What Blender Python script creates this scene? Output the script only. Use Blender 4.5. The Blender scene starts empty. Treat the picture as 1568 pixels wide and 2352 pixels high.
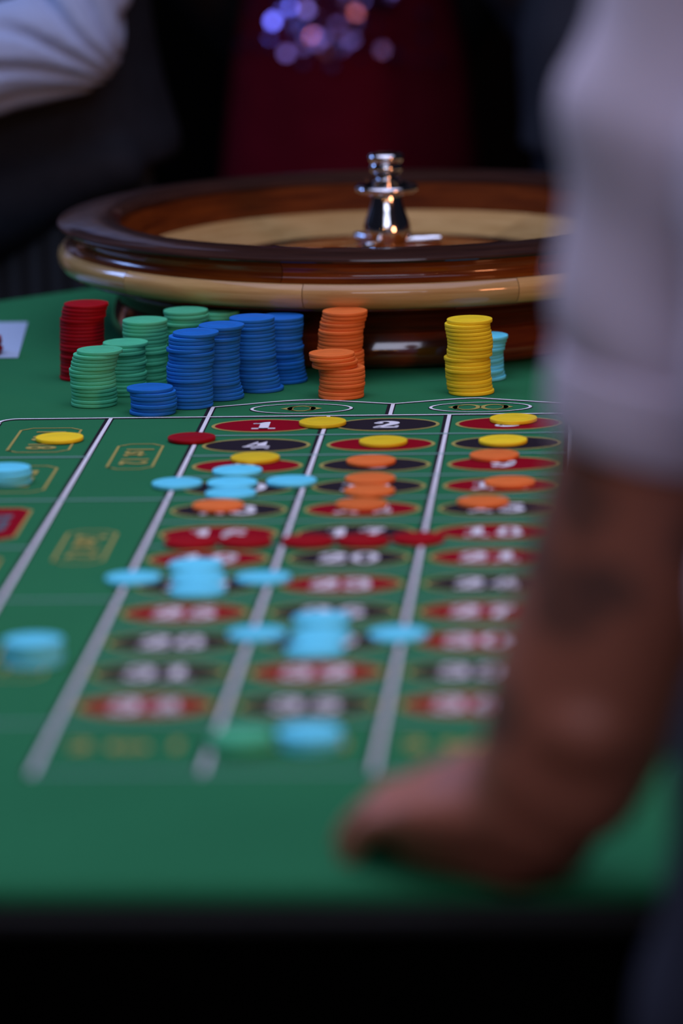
import bpy, bmesh, math, random
from mathutils import Vector, Matrix, Euler, noise

random.seed(7)
scene = bpy.context.scene
COL = scene.collection
T = 0.88                      # height of the felt above the floor; everything below is built from the felt plane and lifted by T
PI = math.pi

# ------------------------------------------------------------------ camera
cam_d = bpy.data.cameras.new('camera')
cam = bpy.data.objects.new('camera', cam_d)
COL.objects.link(cam)
right = Vector((0.99798053, 0.06007242, -0.02064399))
up = Vector((0.00840706, 0.19722334, 0.98032254))
fwd = Vector((-0.06296182, 0.97851636, -0.19632002))
M = Matrix((right, up, -fwd)).transposed().to_4x4()
M.translation = Vector((0.358036, -3.857415, 0.692065 + T))
cam.matrix_world = M
cam_d.sensor_fit = 'VERTICAL'
cam_d.sensor_height = 36.0
cam_d.sensor_width = 24.0
cam_d.lens = 10800 / 2352 * 36.0
cam_d.clip_start = 0.05
cam_d.clip_end = 60
cam_d.dof.use_dof = True
cam_d.dof.focus_distance = 3.965
cam_d.dof.aperture_fstop = 3.15
scene.camera = cam

# ------------------------------------------------------------------ world, lights, exposure
world = bpy.data.worlds.new('dim_room')
scene.world = world
world.use_nodes = True
wb = world.node_tree.nodes['Background']
wb.inputs[0].default_value = (0.55, 0.6, 1.0, 1)
wb.inputs[1].default_value = 0.012


def area(name, loc, aim, sx, sy, power, color, spread=180):
    l = bpy.data.lights.new(name, 'AREA')
    l.shape = 'RECTANGLE'
    l.size, l.size_y = sx, sy
    l.energy = power
    l.color = color
    l.spread = math.radians(spread)
    o = bpy.data.objects.new(name, l)
    COL.objects.link(o)
    o.location = loc
    o.rotation_euler = (Vector(aim) - Vector(loc)).to_track_quat('-Z', 'Y').to_euler()
    return o


area('ceiling_light_panel', (-0.10, -0.65, T + 2.3), (-0.10, -0.65, T), 3.0, 3.0, 44, (0.66, 0.68, 1.0), 125)
area('window_daylight', (0.45, -5.3, T + 2.45), (0.15, 0.3, T), 2.6, 1.2, 21, (0.72, 0.76, 1.0), 130)
area('blue_stage_light', (-2.4, 1.3, T + 1.3), (-0.25, 0.55, T + 0.1), 0.6, 0.6, 8, (0.28, 0.45, 1.0), 120)
area('warm_fill_light', (2.4, -2.6, T + 0.7), (0.36, -1.45, T + 0.15), 0.5, 0.5, 16, (1.0, 0.36, 0.16), 120)  # added warm fill to redden the leaning arm, not a fixture on a wall

scene.view_settings.view_transform = 'Standard'
scene.view_settings.look = 'None'
scene.view_settings.exposure = 0.0
scene.view_settings.gamma = 1.0
scene.view_settings.use_curve_mapping = False

# ------------------------------------------------------------------ materials


def mat(name, color, rough=0.6, metal=0.0, coat=0.0, noise_amt=0.0, noise_scale=40.0, bump=0.0, bump_scale=200.0,
        spec=0.5, sheen=0.0, emit=None, emit_s=0.0, vary=0.0):
    m = bpy.data.materials.new(name)
    m.use_nodes = True
    nt = m.node_tree
    b = nt.nodes['Principled BSDF']
    b.inputs['Roughness'].default_value = rough
    b.inputs['Metallic'].default_value = metal
    b.inputs['Coat Weight'].default_value = coat
    b.inputs['Coat Roughness'].default_value = 0.05
    b.inputs['Specular IOR Level'].default_value = spec
    b.inputs['Sheen Weight'].default_value = sheen
    col = (*color, 1)
    b.inputs['Base Color'].default_value = col
    tc = nt.nodes.new('ShaderNodeTexCoord')
    out = None
    if noise_amt:
        n = nt.nodes.new('ShaderNodeTexNoise')
        n.inputs['Scale'].default_value = noise_scale
        n.inputs['Detail'].default_value = 4
        nt.links.new(tc.outputs['Object'], n.inputs['Vector'])
        mx = nt.nodes.new('ShaderNodeMix')
        mx.data_type = 'RGBA'
        mx.inputs[6].default_value = tuple(c * (1 - noise_amt) for c in color) + (1,)
        mx.inputs[7].default_value = tuple(min(1, c * (1 + noise_amt)) for c in color) + (1,)
        nt.links.new(n.outputs['Fac'], mx.inputs[0])
        out = mx.outputs[2]
    if vary:
        oi = nt.nodes.new('ShaderNodeObjectInfo')
        mr = nt.nodes.new('ShaderNodeMapRange')
        mr.inputs['To Min'].default_value = 1 - vary
        mr.inputs['To Max'].default_value = 1 + vary
        nt.links.new(oi.outputs['Random'], mr.inputs['Value'])
        h = nt.nodes.new('ShaderNodeHueSaturation')
        h.inputs['Color'].default_value = col
        if out:
            nt.links.new(out, h.inputs['Color'])
        nt.links.new(mr.outputs['Result'], h.inputs['Value'])
        out = h.outputs['Color']
    if out:
        nt.links.new(out, b.inputs['Base Color'])
    if bump:
        n2 = nt.nodes.new('ShaderNodeTexNoise')
        n2.inputs['Scale'].default_value = bump_scale
        n2.inputs['Detail'].default_value = 3
        nt.links.new(tc.outputs['Object'], n2.inputs['Vector'])
        bp = nt.nodes.new('ShaderNodeBump')
        bp.inputs['Strength'].default_value = bump
        bp.inputs['Distance'].default_value = 0.001
        nt.links.new(n2.outputs['Fac'], bp.inputs['Height'])
        nt.links.new(bp.outputs['Normal'], b.inputs['Normal'])
    if emit:
        b.inputs['Emission Color'].default_value = (*emit, 1)
        b.inputs['Emission Strength'].default_value = emit_s
    return m


def wood(name, dark, light, rough=0.22, coat=1.0, vary=0.25, spec=0.15):
    """varnished wood: grain streaks running round the ring (angle, radius and height in object space)"""
    m = mat(name, light, rough, 0, coat, spec=spec)
    nt = m.node_tree
    b = nt.nodes['Principled BSDF']
    tc = nt.nodes.new('ShaderNodeTexCoord')
    sep = nt.nodes.new('ShaderNodeSeparateXYZ')
    nt.links.new(tc.outputs['Object'], sep.inputs[0])
    at = nt.nodes.new('ShaderNodeMath'); at.operation = 'ARCTAN2'
    nt.links.new(sep.outputs['Y'], at.inputs[0]); nt.links.new(sep.outputs['X'], at.inputs[1])
    ln = nt.nodes.new('ShaderNodeVectorMath'); ln.operation = 'LENGTH'
    flat = nt.nodes.new('ShaderNodeCombineXYZ')
    nt.links.new(sep.outputs['X'], flat.inputs[0]); nt.links.new(sep.outputs['Y'], flat.inputs[1])
    nt.links.new(flat.outputs[0], ln.inputs[0])
    cmb = nt.nodes.new('ShaderNodeCombineXYZ')
    a2 = nt.nodes.new('ShaderNodeMath'); a2.operation = 'MULTIPLY'; a2.inputs[1].default_value = 2.2
    r2 = nt.nodes.new('ShaderNodeMath'); r2.operation = 'MULTIPLY'; r2.inputs[1].default_value = 60
    z2 = nt.nodes.new('ShaderNodeMath'); z2.operation = 'MULTIPLY'; z2.inputs[1].default_value = 140
    nt.links.new(at.outputs[0], a2.inputs[0]); nt.links.new(ln.outputs['Value'], r2.inputs[0]); nt.links.new(sep.outputs['Z'], z2.inputs[0])
    nt.links.new(a2.outputs[0], cmb.inputs[0]); nt.links.new(r2.outputs[0], cmb.inputs[1]); nt.links.new(z2.outputs[0], cmb.inputs[2])
    n = nt.nodes.new('ShaderNodeTexNoise')
    n.inputs['Scale'].default_value = 1.6; n.inputs['Detail'].default_value = 6; n.inputs['Roughness'].default_value = 0.6
    nt.links.new(cmb.outputs[0], n.inputs['Vector'])
    cr = nt.nodes.new('ShaderNodeValToRGB')
    cr.color_ramp.elements[0].position = 0.32; cr.color_ramp.elements[0].color = (*dark, 1)
    cr.color_ramp.elements[1].position = 0.68; cr.color_ramp.elements[1].color = (*light, 1)
    nt.links.new(n.outputs['Fac'], cr.inputs[0])
    oi = nt.nodes.new('ShaderNodeObjectInfo')
    mr = nt.nodes.new('ShaderNodeMapRange')
    mr.inputs['To Min'].default_value = 1 - vary; mr.inputs['To Max'].default_value = 1 + vary
    nt.links.new(oi.outputs['Random'], mr.inputs['Value'])
    h = nt.nodes.new('ShaderNodeHueSaturation')
    nt.links.new(cr.outputs[0], h.inputs['Color']); nt.links.new(mr.outputs['Result'], h.inputs['Value'])
    nt.links.new(h.outputs['Color'], b.inputs['Base Color'])
    return m


M_FELT = mat('green_felt', (0.022, 0.155, 0.062), 0.95, noise_amt=0.12, noise_scale=5, bump=0.25, bump_scale=900, spec=0.04)  # broad colour noise paints in the faint sheen of the cloth's undulations
M_WHITE = mat('white_print', (0.72, 0.72, 0.74), 0.8, spec=0.05)
M_PALE = mat('pale_row_line_print', (0.20, 0.36, 0.32), 0.85, spec=0.05)
M_BLACK = mat('black_print', (0.018, 0.014, 0.020), 0.8, spec=0.05)
M_RED = mat('red_print', (0.24, 0.001, 0.010), 0.8, spec=0.05)
M_GOLD = mat('gold_print', (0.36, 0.31, 0.085), 0.7, spec=0.05)
M_GREY = mat('grey_print', (0.10, 0.12, 0.15), 0.8, spec=0.05)
M_EDGE = mat('black_vinyl_edge', (0.006, 0.006, 0.007), 0.6, bump=0.2, bump_scale=300)
M_SKIRT = mat('black_table_skirt', (0.0016, 0.0015, 0.0014), 1.0, spec=0.0, noise_amt=0.3, noise_scale=20)
M_PAPER = mat('pale_blue_paper', (0.34, 0.45, 0.62), 0.85)
CHIP = {
    'red': mat('red_chip_clay', (0.29, 0.001, 0.006), 0.55, noise_amt=0.10, noise_scale=60, vary=0.10, spec=0.12),
    'green': mat('green_chip_clay', (0.075, 0.47, 0.24), 0.55, noise_amt=0.10, noise_scale=60, vary=0.10, spec=0.12),
    'blue': mat('blue_chip_clay', (0.012, 0.150, 0.52), 0.55, noise_amt=0.10, noise_scale=60, vary=0.10, spec=0.12),
    'orange': mat('orange_chip_clay', (0.73, 0.165, 0.034), 0.55, noise_amt=0.08, noise_scale=60, vary=0.10, spec=0.12),
    'yellow': mat('yellow_chip_clay', (0.84, 0.60, 0.020), 0.55, noise_amt=0.08, noise_scale=60, vary=0.15, spec=0.12),
    'light blue': mat('light_blue_chip_clay', (0.13, 0.70, 0.88), 0.55, noise_amt=0.06, noise_scale=60, vary=0.05, spec=0.2),
}
W_RIM = wood('espresso_wood', (0.020, 0.008, 0.006), (0.042, 0.016, 0.010), 0.4, 0.55, 0.1, 0.08)
W_MAHOG = wood('mahogany_wood', (0.085, 0.016, 0.003), (0.20, 0.052, 0.006), 0.25, 0.6, 0.3)
W_DARK = wood('dark_mahogany_wood', (0.040, 0.006, 0.002), (0.095, 0.016, 0.004), 0.25, 0.6, 0.25)
W_MAPLE = wood('maple_wood', (0.40, 0.235, 0.080), (0.57, 0.375, 0.150), 0.25, 0.7, 0.14)
W_TRACK = wood('ball_track_wood', (0.055, 0.010, 0.002), (0.14, 0.030, 0.004), 0.6, 0.0, 0.2, 0.03)
W_ROTOR = wood('rotor_orange_wood', (0.18, 0.035, 0.004), (0.32, 0.075, 0.008), 0.35, 0.15, 0.1, 0.05)
W_BASE = wood('glossy_mahogany_wood', (0.085, 0.014, 0.003), (0.18, 0.038, 0.006), 0.12, 1.0, 0.1, 0.5)
M_CHROME = mat('chrome', (0.70, 0.71, 0.74), 0.10, 1.0)
M_POCKET_R = mat('pocket_red', (0.35, 0.01, 0.015), 0.4)
M_POCKET_B = mat('pocket_black', (0.012, 0.012, 0.012), 0.4)
M_POCKET_G = mat('pocket_green', (0.01, 0.16, 0.05), 0.4)
M_FLOOR = mat('dark_carpet', (0.010, 0.009, 0.012), 0.95, noise_amt=0.4, noise_scale=30, bump=0.4, bump_scale=500)
M_WALL = mat('black_drape', (0.004, 0.004, 0.005), 0.95, noise_amt=0.3, noise_scale=6)

# ------------------------------------------------------------------ helpers


def tag(o, label=None, cat=None, group=None, kind=None):
    if label: o['label'] = label
    if cat: o['category'] = cat
    if group: o['group'] = group
    if kind: o['kind'] = kind
    return o


def link(name, me, mats=None, parent=None, loc=None, smooth=False):
    o = bpy.data.objects.new(name, me)
    COL.objects.link(o)
    if mats is not None and not me.materials:
        for m in (mats if isinstance(mats, (list, tuple)) else [mats]):
            me.materials.append(m)
    if parent is not None:
        o.parent = parent
    if loc is not None:
        o.location = loc
    if smooth:
        me.shade_smooth()
    return o


def empty(name, loc, rz=0.0):
    o = bpy.data.objects.new(name, None)
    o.empty_display_size = 0.05
    COL.objects.link(o)
    o.location = loc
    o.rotation_euler = (0, 0, rz)
    return o


def me_from(verts, faces, name='mesh', mi=None):
    me = bpy.data.meshes.new(name)
    me.from_pydata([tuple(v) for v in verts], [], faces)
    if mi:
        for p, i in zip(me.polygons, mi):
            p.material_index = i
    me.update()
    return me


def lathe(profile, seg=64, a0=0.0, a1=2 * PI, name='lathe', close=False):
    """spin (r, z) points; profile runs from the axis/bottom outward and up; close joins last to first"""
    full = abs(a1 - a0 - 2 * PI) < 1e-6
    n = seg if full else seg + 1
    verts, faces = [], []
    for i in range(n):
        a = a0 + (a1 - a0) * i / seg
        c, s = math.cos(a), math.sin(a)
        for r, z in profile:
            verts.append((r * c, r * s, z))
    k = len(profile)
    kk = k if close else k - 1
    for i in range(seg):
        j = (i + 1) % n
        for q in range(kk):
            q2 = (q + 1) % k
            faces.append((i * k + q, j * k + q, j * k + q2, i * k + q2))
    if not full and close:
        faces.append(tuple(range(k)))
        faces.append(tuple((n - 1) * k + q for q in reversed(range(k))))
    me = me_from(verts, faces, name)
    bm = bmesh.new(); bm.from_mesh(me)
    bmesh.ops.remove_doubles(bm, verts=bm.verts, dist=1e-7)
    bmesh.ops.recalc_face_normals(bm, faces=bm.faces)
    bm.to_mesh(me); bm.free()
    return me


def set_smooth(me, angle=35):
    me.shade_smooth()
    bm = bmesh.new(); bm.from_mesh(me)
    lim = math.radians(angle)
    for e in bm.edges:
        if len(e.link_faces) == 2 and e.calc_face_angle(0) > lim:
            e.smooth = False
    bm.to_mesh(me); bm.free()


def box_me(x0, x1, y0, y1, z0, z1, bevel=0.0, name='box'):
    bm = bmesh.new()
    bmesh.ops.create_cube(bm, size=1)
    for v in bm.verts:
        v.co = Vector(((x0 + x1) / 2 + v.co.x * (x1 - x0), (y0 + y1) / 2 + v.co.y * (y1 - y0), (z0 + z1) / 2 + v.co.z * (z1 - z0)))
    if bevel:
        bmesh.ops.bevel(bm, geom=bm.edges[:], offset=bevel, segments=3, affect='EDGES', profile=0.5)
    me = bpy.data.meshes.new(name)
    bm.to_mesh(me); bm.free()
    return me


# ------------------------------------------------------------------ the room
tag(link('floor', box_me(-5, 5, -8, 5, -0.05, 0.0), M_FLOOR), kind='structure')


def drape_wall(name, p0, p1, h):
    """hanging black drape used as the room's back wall: vertical soft folds"""
    p0, p1 = Vector(p0), Vector(p1)
    L = (p1 - p0).length
    t = (p1 - p0) / L
    nrm = Vector((-t.y, t.x, 0))
    n = int(L / 0.05)
    verts, faces = [], []
    for i in range(n + 1):
        s = L * i / n
        off = 0.035 * math.sin(s * 14) + 0.02 * math.sin(s * 5.3 + 1)
        q = p0 + t * s + nrm * off
        verts += [(q.x, q.y, 0.0), (q.x, q.y, h)]
    for i in range(n):
        faces.append((2 * i, 2 * i + 2, 2 * i + 3, 2 * i + 1))
    me = me_from(verts, faces)
    me.shade_smooth()
    o = link(name, me, M_WALL)
    s = o.modifiers.new('thickness', 'SOLIDIFY'); s.thickness = 0.01
    return tag(o, kind='structure')


drape_wall('wall_back', (-4.5, 4.2, 0), (4.5, 4.2, 0), 3.2)

# ------------------------------------------------------------------ roulette table
table = tag(empty('roulette_table', (0, -0.3, 0)), 'green felt roulette table with printed betting layout and black skirt', 'table')
TB = Vector((0, -0.3, 0))
X0, X1, Y0 = -0.80, 0.56, -1.427
outline = [(X0, Y0), (X1, Y0), (X1, 0.50)]
for i in range(9):                                  # far end bulges out round the wheel
    a = i / 8 * PI
    outline.append((0.11 + 0.40 * math.cos(a) * 1.02, 0.56 + 0.26 * math.sin(a)))
outline += [(-0.42, 0.62), (X0, 0.50)]


def inset(poly, d):
    out = []
    n = len(poly)
    for i in range(n):
        a, b, c = Vector(poly[i - 1]), Vector(poly[i]), Vector(poly[(i + 1) % n])
        e1 = (b - a).normalized(); e2 = (c - b).normalized()
        n1 = Vector((-e1.y, e1.x)); n2 = Vector((-e2.y, e2.x))
        m = (n1 + n2); m = m / max(0.3, m.dot(n1))
        q = b + m * d
        out.append((q.x, q.y))
    return out


def slab(poly, prof):
    """stack of insets (inset, z) closed with a top n-gon and a bottom n-gon"""
    verts, faces = [], []
    n = len(poly)
    for d, z in prof:
        for x, y in inset(poly, d):
            verts.append((x, y, z))
    for k in range(len(prof) - 1):
        for i in range(n):
            j = (i + 1) % n
            faces.append((k * n + i, k * n + j, (k + 1) * n + j, (k + 1) * n + i))
    faces.append(tuple(reversed(range(n))))
    faces.append(tuple((len(prof) - 1) * n + i for i in range(n)))
    return me_from(verts, faces)


me = slab(outline, [(0.010, -0.012), (0.0, -0.009), (0.001, -0.004), (0.004, -0.001), (0.009, 0.0)])
felt = link('felt', me, M_FELT, table, loc=(-TB.x, -TB.y, T))
me = slab(outline, [(0.030, -0.030), (0.006, -0.028), (0.000, -0.024), (0.000, -0.018), (0.004, -0.0135), (0.012, -0.0122)])
link('padded_edge', me, M_EDGE, table, loc=(-TB.x, -TB.y, T))
# pleated black skirt hanging from the edge to the floor
sk_v, sk_f = [], []
ring = inset(outline, 0.028)
pts = []
for i in range(len(ring)):
    a, b = Vector(ring[i]), Vector(ring[(i + 1) % len(ring)])
    L = (b - a).length
    n = max(2, int(L / 0.03))
    e = (b - a) / L
    nrm = Vector((e.y, -e.x))
    for k in range(n):
        pts.append((a + (b - a) * k / n, nrm, k))
for q, nrm, k in pts:
    w = 0.010 * math.sin(k * 1.3) + 0.004 * math.sin(k * 0.47)
    for z, amp in ((-0.026, 0.1), (-0.20, 0.6), (-0.5, 1.0), (-T + 0.012, 1.3)):
        p = q + nrm * (w * amp)
        sk_v.append((p.x, p.y, z))
n = len(pts)
for i in range(n):
    j = (i + 1) % n
    for r in range(3):
        sk_f.append((i * 4 + r, j * 4 + r, j * 4 + r + 1, i * 4 + r + 1))
me = me_from(sk_v, sk_f); me.shade_smooth()
so = link('skirt', me, M_SKIRT, table, loc=(-TB.x, -TB.y, T))
sm = so.modifiers.new('thickness', 'SOLIDIFY'); sm.thickness = 0.003
for lx, ly in ((X0 + 0.12, Y0 + 0.14), (X1 - 0.12, Y0 + 0.14), (X0 + 0.12, 0.35), (X1 - 0.14, 0.40)):
    link('leg', box_me(lx - 0.035, lx + 0.035, ly - 0.035, ly + 0.035, 0, T - 0.030, 0.004), M_EDGE, table, loc=(-TB.x, -TB.y, 0))

# ---- the printed layout (flat print on the felt, each mark a thin sheet of ink)
CW, RH = 0.100863, 0.08865
Z1, Z2, Z3 = 0.0002, 0.0004, 0.0006


def ink(name, polys, m, z, mi=None):
    verts, faces = [], []
    for poly in polys:
        k = len(verts)
        verts += [(x, y, z) for x, y in poly]
        faces.append(tuple(range(k, k + len(poly))))
    me = me_from(verts, faces, mi=mi)
    bm = bmesh.new(); bm.from_mesh(me)
    for f in bm.faces:
        if f.normal.z < 0: f.normal_flip()
    bm.to_mesh(me); bm.free()
    return link(name, me, m, felt)


def rect(x0, x1, y0, y1):
    return [(x0, y0), (x1, y0), (x1, y1), (x0, y1)]


def rounded_bar(x, w, y0, y1):
    pts = [(x + w / 2 * math.cos(a), y0 + w / 2 + w / 2 * math.sin(a)) for a in [PI + PI * i / 8 for i in range(9)]]
    return pts + [(x + w / 2, y1), (x - w / 2, y1)]


YEND = -1.19
LW = 0.0031
# long lines: white with a black drop edge on the left and a thinner one on the right
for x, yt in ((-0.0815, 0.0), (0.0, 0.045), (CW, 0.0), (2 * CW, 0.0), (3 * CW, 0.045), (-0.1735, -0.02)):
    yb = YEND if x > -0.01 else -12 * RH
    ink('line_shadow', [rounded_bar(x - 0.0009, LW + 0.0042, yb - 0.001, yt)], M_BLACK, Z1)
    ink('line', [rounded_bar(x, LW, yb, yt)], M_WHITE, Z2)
# head line across row one with rounded outer corner
arc = [(-0.1735 + 0.016 - 0.016 * math.cos(a), -0.018 + 0.016 * math.sin(a)) for a in [PI / 2 * i / 8 for i in range(9)]]


def ribbon(path, w, dy=0.0):
    polys = []
    L = []
    for i, p in enumerate(path):
        a = Vector(path[max(0, i - 1)]); b = Vector(path[min(len(path) - 1, i + 1)])
        e = (b - a).normalized()
        L.append((Vector(p), Vector((-e.y, e.x))))
    for (p, n), (q, m) in zip(L, L[1:]):
        o = Vector((0, dy))
        polys.append([tuple(p + n * w / 2 + o), tuple(q + m * w / 2 + o), tuple(q - m * w / 2 + o), tuple(p - n * w / 2 + o)])
    return polys


head = arc + [(3 * CW, 0.0)]
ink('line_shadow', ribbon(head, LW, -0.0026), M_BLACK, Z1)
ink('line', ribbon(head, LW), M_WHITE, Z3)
# border of the zero boxes: two shallow gables
gable = [(-0.001, 0.046)] + [(0.03 + 0.056 * i / 6, 0.060 + 0.018 * math.sin(PI / 2 * i / 6)) for i in range(7)]
gable += [(0.152, 0.0545)] + [(0.19 + 0.034 * i / 4, 0.070 + 0.0085 * math.sin(PI / 2 * i / 4)) for i in range(5)] + [(0.3035, 0.046)]
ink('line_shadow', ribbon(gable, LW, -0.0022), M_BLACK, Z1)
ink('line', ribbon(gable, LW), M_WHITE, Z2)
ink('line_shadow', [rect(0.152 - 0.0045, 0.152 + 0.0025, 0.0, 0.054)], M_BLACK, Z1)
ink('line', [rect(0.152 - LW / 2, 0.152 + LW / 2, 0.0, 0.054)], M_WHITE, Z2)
# thin row lines
for i in range(1, 13):
    ink('row_line', [rect(0.0, 3 * CW, -i * RH - 0.0017, -i * RH + 0.0017)], M_PALE, Z3)
ink('row_line', [rect(0.0, 3 * CW, YEND + 0.002, YEND + 0.0055)], M_PALE, Z3)
for i in (4, 8, 12):
    ink('row_line', [rect(-0.0815, 0.0, -i * RH - 0.0017, -i * RH + 0.0017)], M_PALE, Z3)
for i in (2, 4, 6, 8, 10, 12):
    ink('row_line', [rect(-0.1735, -0.0815, -i * RH - 0.0017, -i * RH + 0.0017)], M_PALE, Z3)


# ---- slab-serif figures drawn as strokes in a 0.62 x 1 box
def arcpts(cx, cy, rx, ry, a0, a1, n=14):
    return [(cx + rx * math.cos(math.radians(a0 + (a1 - a0) * i / n)), cy + ry * math.sin(math.radians(a0 + (a1 - a0) * i / n))) for i in range(n + 1)]


def vstroke(path, ws):
    """stroke with a width per point -> quads"""
    L = []
    for i, p in enumerate(path):
        a = Vector(path[max(0, i - 1)]); b = Vector(path[min(len(path) - 1, i + 1)])
        e = (b - a).normalized(); nn = Vector((-e.y, e.x))
        w = ws[i] if isinstance(ws, (list, tuple)) else ws
        L.append((Vector(p) + nn * w / 2, Vector(p) - nn * w / 2))
    return [[tuple(a[0]), tuple(b[0]), tuple(b[1]), tuple(a[1])] for a, b in zip(L, L[1:])]


def swell(n, lo, hi, ph=0.0):
    return [lo + (hi - lo) * abs(math.sin(PI * (i / (n - 1)) + ph)) for i in range(n)]


def ringpoly(cx, cy, rx, ry, ix, iy, n=28):
    o = [(cx + rx * math.cos(2 * PI * i / n), cy + ry * math.sin(2 * PI * i / n)) for i in range(n)]
    q = [(cx + ix * math.cos(2 * PI * i / n), cy + iy * math.sin(2 * PI * i / n)) for i in range(n)]
    return [[o[i], o[(i + 1) % n], q[(i + 1) % n], q[i]] for i in range(n)]


def disc(cx, cy, r, n=14, ry=None):
    return [[(cx + r * math.cos(2 * PI * i / n), cy + (ry or r) * math.sin(2 * PI * i / n)) for i in range(n)]]


def digit(ch):
    P = []
    if ch == '0':
        P += ringpoly(.31, .5, .30, .5, .12, .40)
    elif ch == '1':
        P += [rect(.20, .42, 0, 1.0), rect(.04, .58, 0, .13), [(.20, .76), (.20, 1.0), (.34, 1.0), (.04, .82), (.04, .72)]]
    elif ch == '2':
        path = arcpts(.29, .70, .20, .22, 170, -40, 16) + [(.30, .34), (.16, .20), (.10, .10)]
        P += vstroke(path, [.10 + .13 * min(1, max(0, (i - 5) / 6)) if i < 17 else .17 for i in range(len(path))])
        P += disc(.13, .70, .11) + [rect(.03, .58, 0, .17), [(.47, .10), (.60, .10), (.60, .32), (.54, .32)]]
    elif ch == '3':
        P += vstroke(arcpts(.27, .73, .20, .20, 150, -90, 14), .17) + vstroke(arcpts(.27, .29, .23, .22, 90, -150, 14), .18)
        P += disc(.12, .76, .10) + disc(.11, .24, .11) + [rect(.2, .34, .44, .58)]
    elif ch == '4':
        P += [rect(.33, .53, 0, 1.0), rect(.02, .62, .24, .38), [(.33, 1.0), (.53, 1.0), (.14, .38), (.02, .38), (.02, .30)], rect(.22, .62, 0, .11)]
    elif ch == '5':
        P += [rect(.10, .54, .84, 1.0), rect(.10, .22, .48, 1.0)]
        P += vstroke(arcpts(.27, .31, .23, .24, 120, -150, 16), .18) + disc(.12, .22, .11)
    elif ch == '6':
        P += ringpoly(.31, .30, .28, .30, .10, .19) + vstroke(arcpts(.42, .42, .30, .50, 100, 190, 12), .16) + disc(.46, .82, .10)
    elif ch == '7':
        P += [rect(.04, .58, .80, 1.0), rect(.04, .16, .66, 1.0)] + vstroke([(.50, .86), (.36, .56), (.28, .25), (.28, 0)], [.16, .18, .21, .24])
    elif ch == '8':
        P += ringpoly(.31, .73, .24, .27, .09, .16) + ringpoly(.31, .28, .29, .28, .11, .17)
    elif ch == '9':
        P += ringpoly(.31, .70, .28, .30, .10, .19) + vstroke(arcpts(.20, .58, .30, .50, -80, 10, 12), .16) + disc(.16, .18, .10)
    return P


def number_polys(txt, cx, cy, w1, h):
    """figures side by side, upright for a reader at the near end"""
    adv = w1 * 1.12
    x = cx - (len(txt) - 1) * adv / 2 - w1 / 2
    out = []
    for ch in txt:
        for poly in digit(ch):
            out.append([(x + px / 0.62 * w1, cy - h / 2 + py * h) for px, py in poly])
        x += adv
    return out


REDS = {1, 3, 5, 7, 9, 12, 14, 16, 18, 19, 21, 23, 25, 27, 30, 32, 34, 36}


def oval(cx, cy, rx, ry, m):
    n = 40
    o = [(cx + rx * math.cos(2 * PI * i / n), cy + ry * math.sin(2 * PI * i / n)) for i in range(n)]
    q = [(cx + (rx - .0028) * math.cos(2 * PI * i / n), cy + (ry - .0030) * math.sin(2 * PI * i / n)) for i in range(n)]
    polys = [[o[i], o[(i + 1) % n], q[(i + 1) % n], q[i]] for i in range(n)] + [q]
    return ink('number_oval', polys, [M_GOLD, m], Z2, mi=[0] * n + [1])


for i in range(36):
    row, c = divmod(i, 3)
    cx, cy = (c + 0.5) * CW, -(row + 0.5) * RH
    oval(cx, cy, 0.0440, 0.0300, M_RED if i + 1 in REDS else M_BLACK)
    txt = str(i + 1)
    ink('numeral', number_polys(txt, cx, cy, 0.0225 if len(txt) == 1 else 0.0210, 0.0315), M_WHITE, Z3)


# ---- zero and double zero: white ellipse with gold pointed figures
def zero_mark(cx, cy, holes):
    n = 44
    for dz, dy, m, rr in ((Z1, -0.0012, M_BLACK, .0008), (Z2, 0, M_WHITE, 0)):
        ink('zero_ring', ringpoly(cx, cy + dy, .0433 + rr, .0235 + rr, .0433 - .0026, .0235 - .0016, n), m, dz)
    polys = []
    half = 0.0175 if holes == 1 else 0.0275
    for k in range(holes):
        hx = cx if holes == 1 else cx + (-0.0115 if k == 0 else 0.0115)
        polys += ringpoly(hx, cy, .0122, .0128, .0078, .0098, 26)
    for s in (-1, 1):
        hx = cx if holes == 1 else cx + s * 0.0115
        tip = (cx + s * half, cy)
        up_ = (hx + s * .0035, cy + .0122); dn = (hx + s * .0035, cy - .0122)
        mid_u = (hx + s * .0082, cy + .0045); mid_d = (hx + s * .0082, cy - .0045)
        polys += [[tip, (hx + s * .0098, cy + .0075), mid_u, (hx + s * .0065, cy)], [tip, (hx + s * .0065, cy), mid_d, (hx + s * .0098, cy - .0075)],
                  [up_, (hx + s * .0098, cy + .0075), mid_u], [dn, mid_d, (hx + s * .0098, cy - .0075)]]
    ink('zero_figure' if holes == 1 else 'double_zero_figure', polys, M_GOLD, Z2)


zero_mark(0.0757, 0.0352, 1)
zero_mark(0.2265, 0.0342, 2)


# ---- gold plaques with lettering that reads from the players' side (tops of the letters towards the numbers)
def text_mesh(txt, size, bold=0.0):
    cu = bpy.data.curves.new('lettering', 'FONT')
    cu.body = txt
    cu.size = size
    cu.offset = bold
    cu.align_x = 'CENTER'; cu.align_y = 'CENTER'
    tmp = bpy.data.objects.new('tmp_lettering', cu)
    COL.objects.link(tmp)
    dg = bpy.context.evaluated_depsgraph_get()
    dg.update()
    me = bpy.data.meshes.new_from_object(tmp.evaluated_get(dg))
    bpy.data.objects.remove(tmp)
    bpy.data.curves.remove(cu)
    me.materials.clear()
    return me


def lettering(txt, size, cx, cy, m, rot=-PI / 2, bold=0.0006, sx=1.0):
    me = text_mesh(txt, size, bold)
    me.transform(Matrix.Translation((cx, cy, Z3)) @ Matrix.Rotation(rot, 4, 'Z') @ Matrix.Diagonal((sx, 1, 1, 1)))
    return link('lettering', me, m, felt)


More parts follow.
